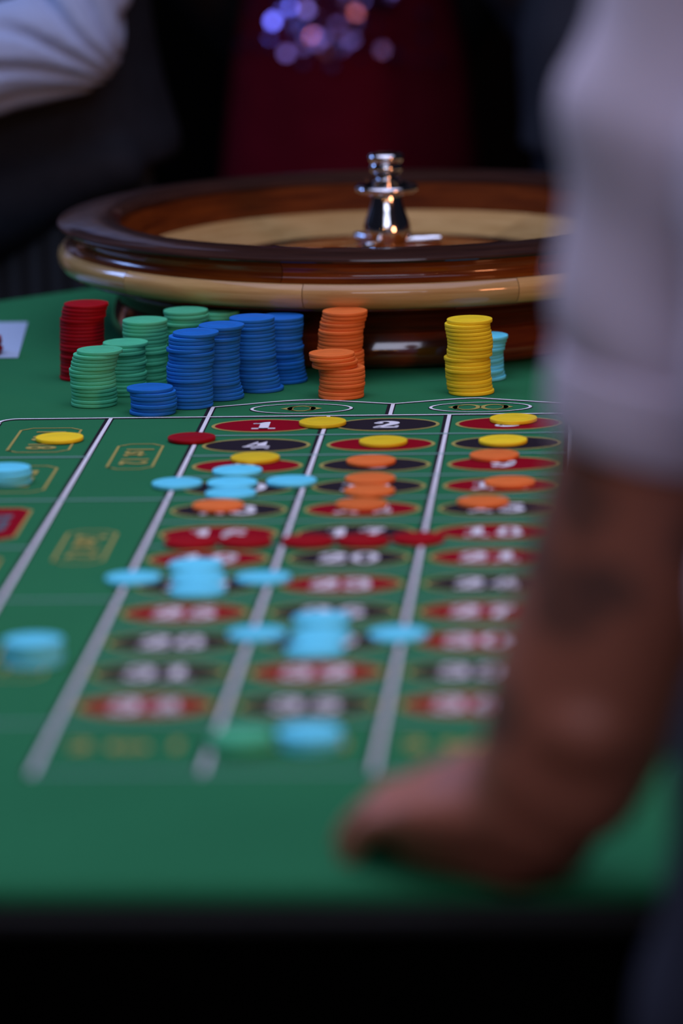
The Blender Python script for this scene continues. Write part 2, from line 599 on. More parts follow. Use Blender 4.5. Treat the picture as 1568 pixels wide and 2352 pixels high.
def plaque(cx, cy, w, l, m=None):
    """ticket-shaped gold outline, long side along the table"""
    c = 0.009
    x, y = w / 2, l / 2
    path = [(-x, -y + c), (-x + .004, -y + c * .6), (-x + c, -y), (x - c, -y), (x - .004, -y + c * .6), (x, -y + c),
            (x, y - c), (x - .004, y - c * .6), (x - c, y), (-x + c, y), (-x + .004, y - c * .6), (-x, y - c)]
    path = [(cx + a, cy + b) for a, b in path]
    if m:
        ink('plaque_fill', [path], m, Z1)
    polys = ribbon(path + [path[0], path[1]], 0.0022)
    ink('plaque_outline', polys, M_GOLD, Z2)


plaque(-0.1255, -0.1000, 0.050, 0.108)
lettering('1 to 18', 0.034, -0.1255, -0.1000, M_GOLD, sx=0.85)
for k, (t1, yc) in enumerate((('1st 12', -0.176), ('2nd 12', -0.530), ('3rd 12', -0.885))):
    plaque(-0.0432, yc, 0.036, 0.108 if k == 0 else 0.116)
    lettering(t1, 0.031, -0.0432, yc, M_GOLD, sx=0.93)
plaque(-0.1255, -0.2675, 0.050, 0.108)
lettering('EVEN', 0.030, -0.1255, -0.2675, M_GOLD)
plaque(-0.1255, -0.4430, 0.052, 0.118, M_RED)
lettering('RED', 0.036, -0.1255, -0.4430, M_GREY, bold=0.0012)
plaque(-0.1255, -0.6205, 0.052, 0.118, M_BLACK)
lettering('BLACK', 0.027, -0.1255, -0.6205, M_GREY, bold=0.001)
plaque(-0.1255, -0.7980, 0.050, 0.108)
lettering('ODD', 0.034, -0.1255, -0.7980, M_GOLD)
plaque(-0.1255, -0.9750, 0.050, 0.108)
lettering('19 to 36', 0.030, -0.1255, -0.9750, M_GOLD, sx=0.85)
for c in range(3):
    lettering('2 to 1', 0.030, (c + .5) * CW, -1.122, M_GOLD, rot=0.0, bold=0.001)

# ------------------------------------------------------------------ roulette wheel
WX, WY = 0.127, 0.480
wheel = tag(empty('casino_roulette', (WX, WY, T)), 'varnished wooden roulette wheel with pale maple bands and chrome turret', 'roulette wheel')


def ringpart(name, prof, m, seg=96, parent=wheel):
    me = lathe(prof, seg, close=True)
    set_smooth(me, 40)
    return link(name, me, m, parent)


def segments(name, child, prof, m, count, phase, gap=0.0012):
    """a band glued up from curved wooden segments, each its own piece"""
    band = bpy.data.objects.new(name, None); COL.objects.link(band); band.parent = wheel
    band.empty_display_size = 0.02
    for i in range(count):
        a0 = phase + 2 * PI * i / count + gap; a1 = phase + 2 * PI * (i + 1) / count - gap
        if i == 0:
            base = lathe(prof, max(6, 96 // count), a0, a1, close=True)
            set_smooth(base, 40)
            o = link(child, base, m, band)
        else:
            o = link(child, base, m, band)
            o.rotation_euler = (0, 0, 2 * PI * i / count)
    return band


ringpart('base', [(0.200, 0.0004), (0.246, 0.0004), (0.2545, 0.003), (0.2585, 0.008), (0.2593, 0.0135), (0.2577, 0.0202), (0.2555, 0.0268), (0.2530, 0.0325),
                  (0.200, 0.0325)], W_BASE)
segments('lower_bowl', 'wood_segment', [(0.200, 0.0327), (0.2515, 0.0327), (0.2535, 0.039), (0.2590, 0.0465), (0.2690, 0.0530), (0.2840, 0.0572),
                                        (0.2960, 0.0590), (0.2960, 0.0605), (0.200, 0.0605)], W_DARK, 8, 0.25)
segments('maple_band', 'wood_segment', [(0.250, 0.0607), (0.2970, 0.0607), (0.3030, 0.0640), (0.3062, 0.0695), (0.3070, 0.0750), (0.3055, 0.0800),
                                        (0.3015, 0.0838), (0.250, 0.0838)], W_MAPLE, 10, 0.12)
segments('upper_band', 'wood_segment', [(0.255, 0.0840), (0.3000, 0.0840), (0.2962, 0.0862), (0.2940, 0.0900), (0.2938, 0.0940), (0.2955, 0.0980), (0.2990, 0.1012),
                                        (0.2990, 0.1016), (0.255, 0.1016)], W_MAHOG, 8, 0.52)
ringpart('rim', [(0.262, 0.1018), (0.3030, 0.1018), (0.3056, 0.1026), (0.3066, 0.1042), (0.3060, 0.1060), (0.3035, 0.1075), (0.2930, 0.1098),
                 (0.2780, 0.1110), (0.2620, 0.1106), (0.2520, 0.1082), (0.2480, 0.1050), (0.2478, 0.1020), (0.2500, 0.0990)], W_RIM, 128)
ringpart('ball_track', [(0.2478, 0.1010), (0.2440, 0.0960), (0.2390, 0.0875), (0.2325, 0.0800), (0.2285, 0.0775), (0.2285, 0.0640), (0.2490, 0.0640),
                        (0.2540, 0.0990)], W_TRACK)
segments('inner_maple_band', 'wood_segment', [(0.2283, 0.0772), (0.1950, 0.0700), (0.1640, 0.0632), (0.1640, 0.0560), (0.2283, 0.0560)], W_MAPLE, 10, 0.33)
ringpart('pocket_wall', [(0.1638, 0.0626), (0.1600, 0.0612), (0.1600, 0.0420), (0.1638, 0.0420)], W_RIM)
# rotor with 38 pockets, separators, cone with pale inlay lines, turret
ringpart('rotor_floor', [(0.010, 0.0400), (0.1595, 0.0400), (0.1595, 0.0440), (0.010, 0.0440)], W_RIM)
seq = [0, 28, 9, 26, 30, 11, 7, 20, 32, 17, 5, 22, 34, 15, 3, 24, 36, 13, 1, 0, 27, 10, 25, 29, 12, 8, 19, 31, 18, 6, 21, 33, 16, 4, 23, 35, 14, 2]
pk = {}
for i, nmb in enumerate(seq):
    m = M_POCKET_G if nmb == 0 else (M_POCKET_R if nmb in REDS else M_POCKET_B)
    if m.name not in pk:
        pk[m.name] = lathe([(0.1245, 0.0442), (0.1580, 0.0442), (0.1580, 0.0470), (0.1245, 0.0470)], 3, 0.006, 2 * PI / 38 - 0.006, close=True)
    o = link('pocket', pk[m.name], m, wheel); o.rotation_euler = (0, 0, 2 * PI * i / 38)
fret = box_me(0.1245, 0.1580, -0.0008, 0.0008, 0.0442, 0.0560, 0.0003)
for i in range(38):
    o = link('pocket_separator', fret, M_CHROME, wheel); o.rotation_euler = (0, 0, 2 * PI * i / 38)
cone = ringpart('rotor_cone', [(0.012, 0.0440), (0.1235, 0.0440), (0.1235, 0.0660), (0.1180, 0.0675), (0.080, 0.0712), (0.045, 0.0745), (0.012, 0.0775)], W_ROTOR)
for i in range(8):
    a = 2 * PI * i / 8 + 0.36
    v = []
    for r, z in ((0.030, 0.0759), (0.060, 0.0731), (0.090, 0.0703), (0.116, 0.0678)):
        for s in (-1, 1):
            v.append((r, s * 0.0035, z + 0.0006))
    me = me_from(v, [(0, 2, 3, 1), (2, 4, 5, 3), (4, 6, 7, 5)])
    o = link('inlay_strip', me, W_MAPLE, wheel); o.rotation_euler = (0, 0, a)
    s_ = o.modifiers.new('thickness', 'SOLIDIFY'); s_.thickness = 0.001
turret_prof = [(0.0, 0.0700), (0.0185, 0.0700), (0.0190, 0.0725), (0.0172, 0.0750), (0.0170, 0.0785), (0.0192, 0.0815), (0.0200, 0.0830), (0.0224, 0.0862),
               (0.0226, 0.0905), (0.0205, 0.0985), (0.0168, 0.1090), (0.0148, 0.1160), (0.0140, 0.1215), (0.0180, 0.1232), (0.0255, 0.1245), (0.0290, 0.1268),
               (0.0296, 0.1292), (0.0284, 0.1312), (0.0225, 0.1322), (0.0170, 0.1345), (0.0105, 0.1362), (0.0092, 0.1385), (0.0094, 0.1408), (0.0125, 0.1428),
               (0.0152, 0.1455), (0.0156, 0.1490), (0.0140, 0.1512), (0.0138, 0.1522), (0.0156, 0.1540), (0.0168, 0.1565), (0.0166, 0.1590), (0.0145, 0.1612), (0.0080, 0.1622), (0.0, 0.1624)]
me = lathe(turret_prof, 64); set_smooth(me, 50)
link('turret', me, M_CHROME, wheel)
for i in range(3):
    a = 2 * PI * i / 3 + 0.15
    me = lathe([(0.0, 0.0), (0.0040, 0.001), (0.0046, 0.008), (0.0040, 0.020), (0.0046, 0.031), (0.0040, 0.0375), (0.0, 0.039)], 16)
    me.transform(Matrix.Rotation(a, 4, 'Z') @ Matrix.Translation((0.012, 0, 0.0790)) @ Matrix.Rotation(PI / 2, 4, 'Y'))
    set_smooth(me, 50)
    link('turret_arm', me, M_CHROME, wheel)

# ------------------------------------------------------------------ chips
CR, CT = 0.0195, 0.00315
chip_prof = [(0.0, CT), (0.0126, CT), (0.0130, CT - 0.00018), (0.0134, CT), (0.0189, CT), (0.0193, CT - 0.00015), (0.0195, CT - 0.0005),
             (0.0195, 0.0005), (0.0193, 0.00015), (0.0189, 0.00002), (0.0, 0.00002)]
chip_me = {}
for k, m in CHIP.items():
    me = lathe(chip_prof, 56)
    set_smooth(me, 60)
    me.materials.append(m)
    chip_me[k] = me
ORD = ['', 'bottom', 'second', 'third', 'fourth', 'fifth', 'sixth', 'seventh', 'eighth', 'ninth', 'tenth', 'eleventh', 'twelfth', 'thirteenth',
       'fourteenth', 'fifteenth', 'sixteenth', 'seventeenth', 'eighteenth', 'nineteenth', 'twentieth', 'twenty-first']


def chip(color, x, y, z, label, group, rz=None):
    o = link(color.replace(' ', '_') + '_chip', chip_me[color])
    o.location = (x, y, z)
    o.rotation_euler = (0, 0, random.uniform(0, 2 * PI) if rz is None else rz)
    return tag(o, label, 'chip', group)


def stack(color, x, y, n, desc, offs=None, z0=None, group='chips stacked before the roulette wheel', jy=0.0007):
    z = T + 0.0003 if z0 is None else z0
    if offs is None:
        offs, v = [], 0.0
        for i in range(n):
            v = 0.75 * v + random.gauss(0, 0.75)
            offs.append(v)
    for i in range(n):
        if i == n - 1:
            pos = 'topmost ' + color + ' chip of '
        elif i == 0:
            pos = 'bottom ' + color + ' chip of '
        else:
            pos = '%s chip, %s from the bottom of ' % (color, ORD[i + 1])
        chip(color, x + offs[min(i, len(offs) - 1)] / 1000, y + random.gauss(0, jy), z + i * (CT + 0.00004), pos + desc, group)


stack('red', -0.1292, 0.1995, 21, 'the tall red stack left of wheel',
      [0, .6, .8, .7, .9, .8, 1, 1.2, 1, 1.2, 1.3, 1.2, 1.4, 1.6, 1.5, 1.6, 1.8, 3.4, 3.6, 4.6, 5.9])
stack('green', -0.1033, 0.0645, 15, 'the front green stack', [0, .5, .5, .5, .5, 0, -.1, -.4, -.8, -1, .6, 1.2, 2.2, 3.2, 6.3])
stack('green', -0.0838, 0.1210, 14, 'the green stack right behind the front one', [0, -.4, .5, 0, .8, 1.2, -.3, .2, 1.2, .4, 0, .6, .2, 2.6])
stack('green', -0.0691, 0.1625, 18, 'the third green stack, right of the red one', [0, .3, .1, -.5, 0, .2, .1, .4, .9, 1.6, .6, .2, .7, .9, .5, .8, .6, 1.0])
stack('green', -0.0363, 0.1940, 19, 'the green stack behind the blue ones')
stack('green', -0.0105, 0.2280, 17, 'the rearmost green stack by the wheel')
stack('blue', -0.0488, 0.0216, 7, 'the short blue stack', [0, 1.2, 1.2, 1.2, .8, .6, -2.0])
stack('blue', -0.0200, 0.0535, 20, 'the nearest tall blue stack', [0, 0, .3, .2, .2, .1, .3, 0, .2, .1, 0, 1.0, 2.0, 1.8, 2.6, .6, 2.6, 2.4, 2.6, 6.2])
stack('blue', 0.0025, 0.0926, 20, 'the second tall blue stack', [.6, 0, -.8, -2.0, -2.4, -2.8, -3, -3, -2.8, -2, -2, -2.2, -2.4, -2, -2, -1.5, -1, -.6, -.2, 2.4])
stack('blue', 0.0344, 0.1298, 20, 'the third tall blue stack', [0, -3.0, -3.2, -3.8, -4.6, -4.8, -5.2, -5.8, -6, -5.8, -6.4, -6.2, -6.6, -6.9, -6.4, -6.6, -6.2, -6.5, -6.8, -6.6])
stack('blue', 0.0520, 0.1735, 18, 'the rearmost blue stack', [0, -.8, -1.6, -2, -2.4, -2.4, -2.8, -3.2, -3.2, -2.4, -3.6, -4.2, -3.4, -3.2, -2.8, -2.4, -2.6, -2.4])
stack('orange', 0.1022, 0.1610, 20, 'the tall orange stack', [0, .2, 0, -.3, .1, .3, 0, .4, .2, -1.2, -.6, -.2, 0, -.3, .2, 1.2, 1.4, 2.6, 3.6, 3.9])
stack('orange', 0.1058, 0.0931, 12, 'the short orange stack', [0, 0, .4, 1.2, .8, 1.3, 1.2, 1.0, -5.2, -4.6, -6.9, -7.5])
stack('yellow', 0.2147, 0.1062, 20, 'the yellow stack',
      [1.8, .5, 0, 0, -.7, -.7, -.9, -.8, -.9, -1.8, .7, .7, 1.3, 1.4, 1.2, .7, .2, -.5, -.7, 1.1])
stack('light blue', 0.2247, 0.1760, 12, 'the light blue stack behind the yellow one', [0, -1.1, -1.6, -1.6, -1.8, -1.8, -2, -1.9, -.5, 0, 1.1, 2.3])
# stack standing on the paper slip at the left edge of the picture
stack('red', -0.2370, 0.3321, 5, 'the low red stack on the paper', [0, 1.2, -.6, .4, 0], z0=T + 0.0011)
# small stacks on the layout
BETS = 'chips bet on the layout'
stack('light blue', -0.1325, -0.2840, 4, 'the low stack at the left picture edge', [0, -.5, .3, -.6], group=BETS)
stack('light blue', -0.0348, -0.9000, 5, 'the stack at lower left on the layout', [0, .5, 0, -.4, .3], group=BETS)
stack('green', 0.1195, -1.1310, 3, 'the small stack below number thirty-five', [0, .6, .2], group=BETS)
stack('light blue', 0.1602, -1.1215, 3, 'the small stack below number thirty-five', [0, .5, -.3], group=BETS)

singles = [
    ('yellow', -0.1127, -0.1036, 'yellow chip lying on the gold plaque at far left'),
    ('yellow', 0.0986, -0.0435, 'yellow chip on the line between one and two'),
    ('yellow', 0.2559, -0.0358, 'yellow chip covering number three'),
    ('yellow', 0.1533, -0.1326, 'yellow chip covering number five'),
    ('yellow', 0.2499, -0.1337, 'yellow chip covering number six'),
    ('yellow', 0.0549, -0.1994, 'dull yellow chip covering number seven'),
    ('red', -0.0040, -0.1092, 'dark red chip on the line left of number four'),
    ('red', 0.0338, -0.5271, 'leftmost red chip in the row below number sixteen'),
    ('red', 0.0734, -0.5255, 'second red chip from the left below number sixteen'),
    ('red', 0.1190, -0.5257, 'red chip below number seventeen at its left'),
    ('red', 0.1588, -0.5258, 'red chip below number seventeen at its right'),
    ('red', 0.1984, -0.5205, 'bright red chip on the line right of number seventeen'),
    ('orange', 0.1480, -0.2168, 'orange chip covering number eight'),
    ('orange', 0.2447, -0.1975, 'orange chip on the upper edge of number nine'),
    ('orange', 0.1513, -0.2907, 'orange chip on the upper half of number eleven'),
    ('orange', 0.1533, -0.3396, 'orange chip on the line below number eleven'),
    ('orange', 0.1502, -0.3919, 'orange chip covering number fourteen'),
    ('orange', 0.2596, -0.3097, 'orange chip on the right half of number twelve'),
    ('orange', 0.2415, -0.3859, 'orange chip on the left half of number fifteen'),
    ('orange', 0.0420, -0.3923, 'orange chip covering number thirteen'),
    ('light blue', 0.0452, -0.2537, 'light blue chip just below number seven'),
    ('light blue', 0.0026, -0.3033, 'light blue chip on the line left of number ten'),
    ('light blue', 0.0453, -0.3035, 'light blue chip covering number ten'),
    ('light blue', 0.0910, -0.2985, 'light blue chip on the line between ten and eleven'),
    ('light blue', 0.0476, -0.3452, 'light blue chip between numbers ten and thirteen'),
    ('light blue', 0.0044, -0.6500, 'light blue chip on the line left of number twenty-two'),
    ('light blue', 0.0962, -0.6532, 'light blue chip on the line between twenty-two and twenty-three'),
    ('light blue', 0.0447, -0.6080, 'light blue chip just below number nineteen'),
    ('light blue', 0.0501, -0.6502, 'light blue chip covering number twenty-two'),
    ('light blue', 0.0535, -0.6916, 'light blue chip between numbers twenty-two and twenty-five'),
    ('light blue', 0.1454, -0.7850, 'light blue chip just below number twenty-six'),
    ('light blue', 0.1055, -0.8294, 'light blue chip on the line between twenty-eight and twenty-nine'),
    ('light blue', 0.1480, -0.8340, 'light blue chip covering number twenty-nine'),
    ('light blue', 0.1994, -0.8334, 'light blue chip on the line between twenty-nine and thirty'),
    ('light blue', 0.1470, -0.8760, 'light blue chip between numbers twenty-nine and thirty-two'),
]
for c, x, y, lab in singles:
    chip(c, x, y, T + 0.0008, lab, BETS)

# paper slip at the left
me = me_from([(-0.46, 0.309, 0), (-0.200, 0.311, 0), (-0.217, 0.516, 0), (-0.475, 0.513, 0), (-0.46, 0.309, .0005), (-0.200, 0.311, .0005), (-0.217, 0.516, .0005), (-0.475, 0.513, .0005)],
             [(3, 2, 1, 0), (4, 5, 6, 7), (0, 1, 5, 4), (1, 2, 6, 5), (2, 3, 7, 6), (3, 0, 4, 7)])
tag(link('paper_sheet', me, M_PAPER, loc=(0, 0, T + 0.0003)), 'pale bluish paper sheet lying on the felt left of the wheel', 'paper')

# ------------------------------------------------------------------ people


def shapes_bm(shapes):
    bm = bmesh.new()
    for s in shapes:
        if s[0] == 'cap':                                  # tapered capsule
            _, p0, p1, r0, r1 = s
            p0, p1 = Vector(p0), Vector(p1)
            d = p1 - p0
            L = d.length
            q = d.to_track_quat('Z', 'Y').to_matrix().to_4x4() if L > 1e-6 else Matrix.Identity(4)
            prof = []
            for i in range(7):
                a = -PI / 2 + PI / 2 * i / 6
                prof.append((r0 * math.cos(a), r0 * math.sin(a)))
            for i in range(7):
                a = PI / 2 * i / 6
                prof.append((r1 * math.cos(a), L + r1 * math.sin(a)))
            me = lathe(prof, 20)
            me.transform(Matrix.Translation(p0) @ q)
            bm.from_mesh(me); bpy.data.meshes.remove(me)
        elif s[0] == 'ell':
            _, c, r = s[:3]
            rot = Euler(s[3]).to_matrix().to_4x4() if len(s) > 3 else Matrix.Identity(4)
            bmesh.ops.create_icosphere(bm, subdivisions=3, radius=1, matrix=Matrix.Translation(c) @ rot @ Matrix.Diagonal((*r, 1)))
        elif s[0] == 'loft':                               # elliptical sections (cx, cy, z, rx, ry)
            secs = s[1]
            n = 32
            vs = []
            for cx, cy, z, rx, ry in secs:
                ringv = []
                for i in range(n):
                    a = 2 * PI * i / n
                    ca, sa = math.cos(a), math.sin(a)
                    ex = 0.8
                    ringv.append(bm.verts.new((cx + rx * math.copysign(abs(ca) ** ex, ca), cy + ry * math.copysign(abs(sa) ** ex, sa), z)))
                vs.append(ringv)
            for a, b in zip(vs, vs[1:]):
                for i in range(n):
                    j = (i + 1) % n
                    bm.faces.new((a[i], a[j], b[j], b[i]))
            bm.faces.new(list(reversed(vs[0]))); bm.faces.new(vs[-1])
    bmesh.ops.recalc_face_normals(bm, faces=bm.faces)
    return bm


def blob(name, shapes, voxel, m, parent, smooth=6, disp=None):
    """many overlapping solids fused into one continuous skin (voxel remesh, smoothed)"""
    bm = shapes_bm(shapes)
    me = bpy.data.meshes.new(name)
    bm.to_mesh(me); bm.free()
    tmp = bpy.data.objects.new('tmp_blob', me)
    COL.objects.link(tmp)
    r = tmp.modifiers.new('fuse', 'REMESH'); r.mode = 'VOXEL'; r.voxel_size = voxel; r.use_smooth_shade = True
    sm = tmp.modifiers.new('soften', 'SMOOTH'); sm.factor = 0.5; sm.iterations = smooth
    dg = bpy.context.evaluated_depsgraph_get(); dg.update()
    out = bpy.data.meshes.new_from_object(tmp.evaluated_get(dg))
    out.name = name
    bpy.data.objects.remove(tmp); bpy.data.meshes.remove(me)
    if disp:
        nv = [(v.co.copy(), v.normal.copy()) for v in out.vertices]
        for v, (co, nn) in zip(out.vertices, nv):
            v.co = co + nn * disp(co, nn)
    out.materials.clear()
    out.shade_smooth()
    pl = parent.location
    return link(name, out, m, parent, loc=(-pl.x, -pl.y, -pl.z + T))


def hand_shapes(W, d, side, palm_len=0.085, curl=0.5, up_v=(0, 0, 1), scale=1.0, angles=None, palm_r=0.0185):
    """palm and five fingers. W wrist, d direction of the fingers, side direction towards the thumb, curl 0..1 bends towards -up"""
    W, d, side, u = Vector(W), Vector(d).normalized(), Vector(side).normalized(), Vector(up_v).normalized()
    S = []
    lens = [(0.040, 0.024, 0.019), (0.044, 0.028, 0.020), (0.041, 0.026, 0.020), (0.032, 0.019, 0.017)]
    spread = [0.031, 0.0105, -0.010, -0.0295]
    rad = [0.0092, 0.0096, 0.0092, 0.0082]
    back = [0.0, 0.004, 0.0, -0.010]
    for k in range(4):
        mcp = W + (d * (palm_len + back[k]) + side * spread[k]) * scale
        S.append(('cap', W + side * spread[k] * 0.55, mcp, palm_r * scale, 0.0135 * scale))
        p = mcp
        ang = 0.0
        fan = (d + side * spread[k] * 2.0).normalized()
        for j, (ln, ca) in enumerate(zip(lens[k], (0.55, 0.75, 0.55))):
            ang = angles[j] if angles else ang + ca * curl * (1 + 0.06 * k)
            q = p + (fan * math.cos(ang) - u * math.sin(ang)) * ln * scale
            r0 = rad[k] * scale * (1.12, 1.0, 0.93)[j]
            S.append(('cap', p, q, r0, r0 * 0.93))
            p = q
    # thumb leaves the side of the palm near its base
    b = W + (d * 0.018 + side * 0.020) * scale
    m = b + (d * 0.034 + side * 0.026 - u * 0.012) * scale
    i = m + (d * 0.030 + side * 0.004 - u * 0.008) * scale
    t = i + (d * 0.026 - side * 0.004 - u * 0.004) * scale
    S += [('cap', b, m, 0.0175 * scale, 0.0125 * scale), ('cap', m, i, 0.0115 * scale, 0.0105 * scale), ('cap', i, t, 0.0105 * scale, 0.0088 * scale)]
    return S


def head_shapes(c, face):
    """skull, jaw, nose, brow and ears; face = unit direction the person looks"""
    c = Vector(c); f = Vector(face).normalized(); s = Vector((-f.y, f.x, 0))
    S = [('ell', c, (0.078, 0.078, 0.105)), ('ell', c + f * 0.020 + Vector((0, 0, 0.03)), (0.072, 0.072, 0.085)),
         ('ell', c + f * 0.030 - Vector((0, 0, 0.075)), (0.052, 0.052, 0.045)),
         ('cap', c + f * 0.088 + Vector((0, 0, 0.018)), c + f * 0.106 - Vector((0, 0, 0.022)), 0.007, 0.013),
         ('cap', c + f * 0.082 + s * 0.03 + Vector((0, 0, 0.030)), c + f * 0.082 - s * 0.03 + Vector((0, 0, 0.030)), 0.009, 0.009),
         ('cap', c + f * 0.076 + s * 0.016 - Vector((0, 0, 0.055)), c + f * 0.076 - s * 0.016 - Vector((0, 0, 0.055)), 0.010, 0.010)]
    for k in (-1, 1):
        S.append(('ell', c + s * 0.080 * k, (0.012 + 0.012 * abs(f.x), 0.012 + 0.012 * abs(f.y), 0.030)))
    return S


def head_details(c, face, root, hair_m, eye_m, lip_m, long_hair=False):
    c = Vector(c); f = Vector(face).normalized(); s = Vector((-f.y, f.x, 0))
    hs = [('ell', c - f * 0.006 + Vector((0, 0, 0.048)), (0.090, 0.090, 0.088)), ('ell', c - f * 0.030, (0.080, 0.080, 0.090))]
    if long_hair:
        hs += [('cap', c - f * 0.045, c - f * 0.07 - Vector((0, 0, 0.28)), 0.075, 0.06)]
    blob('hair', hs, 0.008, hair_m, root, 3)
    for k in (-1, 1):
        e = blob('eye', [('ell', c + f * 0.0815 + s * 0.031 * k + Vector((0, 0, 0.010)), (0.011, 0.011, 0.009))], 0.003, eye_m, root, 1)
    blob('mouth', [('cap', c + f * 0.085 + s * 0.018 - Vector((0, 0, 0.053)), c + f * 0.085 - s * 0.018 - Vector((0, 0, 0.053)), 0.006, 0.006)], 0.003, lip_m, root, 2)


def fold_fn(axis, freq, amp, seed=0.0, wob=6.0):
    ax = Vector(axis).normalized()

    def fn(co, nn):
        w = noise.noise(co * wob + Vector((seed, 0, 0))) * 2.2
        v = math.sin(co.dot(ax) * freq + w)
        return amp * (v * abs(v) ** 0.3) + 0.4 * amp * noise.noise(co * 30 + Vector((0, seed, 0)))
    return fn


M_SKIN = mat('tanned_skin', (0.40, 0.135, 0.080), 0.5, noise_amt=0.18, noise_scale=18, bump=0.3, bump_scale=260)
M_SKIN2 = mat('fair_skin', (0.38, 0.19, 0.13), 0.5, noise_amt=0.12, noise_scale=18)
M_SHIRT = mat('pale_polo_cotton', (0.78, 0.68, 0.80), 0.9, bump=0.25, bump_scale=500, sheen=0.1)
M_NAVY = mat('navy_denim', (0.014, 0.016, 0.034), 0.9, noise_amt=0.3, noise_scale=80, bump=0.3, bump_scale=700)
M_WSHIRT = mat('white_dress_shirt', (0.33, 0.42, 0.62), 0.85, bump=0.2, bump_scale=400)
M_VEST = mat('charcoal_waistcoat', (0.012, 0.015, 0.022), 0.8, spec=0.2, noise_amt=0.3, noise_scale=60)
M_DRESS = mat('crimson_dress', (0.10, 0.001, 0.010), 0.85, spec=0.1, noise_amt=0.25, noise_scale=8)
M_BLACKCLOTH = mat('black_cloth', (0.006, 0.006, 0.008), 0.85)
M_SUIT = mat('dark_grey_suit', (0.022, 0.024, 0.034), 0.85, noise_amt=0.2, noise_scale=60)
M_HAIR = mat('dark_hair', (0.012, 0.008, 0.006), 0.5)
M_EYE = mat('dark_eye', (0.030, 0.022, 0.018), 0.25)
M_LIP = mat('lips', (0.30, 0.09, 0.07), 0.5)
M_SHOE = mat('black_shoe_leather', (0.008, 0.008, 0.008), 0.35)
M_SEQUIN = mat('violet_sequin', (0.50, 0.34, 0.92), 0.16, 1.0, vary=0.3)
M_NAIL = mat('fingernail', (0.42, 0.22, 0.18), 0.3)

# pinstripes: stripes are part of the trouser cloth
M_PIN = mat('pinstripe_trousers', (0.010, 0.012, 0.016), 0.8)
nt = M_PIN.node_tree
tc = nt.nodes.new('ShaderNodeTexCoord')
wv = nt.nodes.new('ShaderNodeTexWave'); wv.wave_type = 'BANDS'; wv.bands_direction = 'X'
wv.inputs['Scale'].default_value = 14; wv.inputs['Distortion'].default_value = 0.4
nt.links.new(tc.outputs['Object'], wv.inputs['Vector'])
cr = nt.nodes.new('ShaderNodeValToRGB')
cr.color_ramp.elements[0].position = 0.55; cr.color_ramp.elements[0].color = (0.008, 0.010, 0.014, 1)
cr.color_ramp.elements[1].position = 0.95; cr.color_ramp.elements[1].color = (0.026, 0.034, 0.046, 1)
nt.links.new(wv.outputs['Fac'], cr.inputs[0])
nt.links.new(cr.outputs[0], nt.nodes['Principled BSDF'].inputs['Base Color'])

# tattooed skin: soft-edged dark ink patches on the left forearm only
nt = M_SKIN.node_tree
bs = nt.nodes['Principled BSDF']
src = bs.inputs['Base Color'].links[0].from_socket
tc = nt.nodes.new('ShaderNodeTexCoord')
prev = src
for (px, py, pz, rr) in ((0.318, -1.50, 0.170, 0.024), (0.322, -1.50, 0.224, 0.022), (0.300, -1.47, 0.195, 0.020), (0.385, -1.50, 0.205, 0.016),
                         (0.283, -1.47, 0.105, 0.018), (0.345, -1.50, 0.182, 0.016)):
    vm = nt.nodes.new('ShaderNodeVectorMath'); vm.operation = 'DISTANCE'
    nz = nt.nodes.new('ShaderNodeTexNoise'); nz.inputs['Scale'].default_value = 45
    nt.links.new(tc.outputs['Object'], nz.inputs['Vector'])
    ad = nt.nodes.new('ShaderNodeMath'); ad.operation = 'MULTIPLY_ADD'; ad.inputs[1].default_value = 0.022; ad.inputs[2].default_value = -0.011
    nt.links.new(nz.outputs['Fac'], ad.inputs[0])
    nt.links.new(tc.outputs['Object'], vm.inputs[0]); vm.inputs[1].default_value = (px, py, pz)
    sm_ = nt.nodes.new('ShaderNodeMath'); sm_.operation = 'ADD'
    nt.links.new(vm.outputs['Value'], sm_.inputs[0]); nt.links.new(ad.outputs[0], sm_.inputs[1])
    mr = nt.nodes.new('ShaderNodeMapRange'); mr.interpolation_type = 'SMOOTHSTEP'
    mr.inputs['From Min'].default_value = rr * 1.2; mr.inputs['From Max'].default_value = rr * 0.75
    mr.inputs['To Min'].default_value = 0; mr.inputs['To Max'].default_value = 0.62
    nt.links.new(sm_.outputs[0], mr.inputs['Value'])
    mx = nt.nodes.new('ShaderNodeMix'); mx.data_type = 'RGBA'
    mx.inputs[7].default_value = (0.055, 0.040, 0.035, 1)
    nt.links.new(mr.outputs['Result'], mx.inputs[0]); nt.links.new(prev, mx.inputs[6])
    prev = mx.outputs[2]
nt.links.new(prev, bs.inputs['Base Color'])

FL = -T
# ---- foreground player: stands at the near right corner, left hand resting on the felt
man = tag(empty('person', (0.55, -1.60, 0)), 'person in pale short-sleeved shirt leaning a tattooed arm on the felt', 'person')
arm = [((0.405, -1.49, 0.500), 0.056), ((0.388, -1.475, 0.365), 0.050), ((0.3685, -1.462, 0.240), 0.0535), ((0.3515, -1.452, 0.170), 0.0555),
       ((0.330, -1.446, 0.105), 0.0525), ((0.318, -1.444, 0.072), 0.0470), ((0.304, -1.440, 0.050), 0.0380)]
body = [('loft', [(0.55, -1.60, -0.06, 0.13, 0.09), (0.55, -1.60, 0.05, 0.155, 0.105), (0.55, -1.60, 0.20, 0.14, 0.095), (0.55, -1.585, 0.38, 0.155, 0.105), (0.55, -1.56, 0.50, 0.14, 0.085), (0.55, -1.55, 0.55, 0.07, 0.06)]),
        ('cap', (0.55, -1.55, 0.50), (0.54, -1.52, 0.66), 0.058, 0.055), ('cap', (0.55, -1.55, 0.49), (0.405, -1.49, 0.500), 0.06, 0.056),
        ('cap', (0.55, -1.55, 0.49), (0.705, -1.59, 0.490), 0.06, 0.056)]
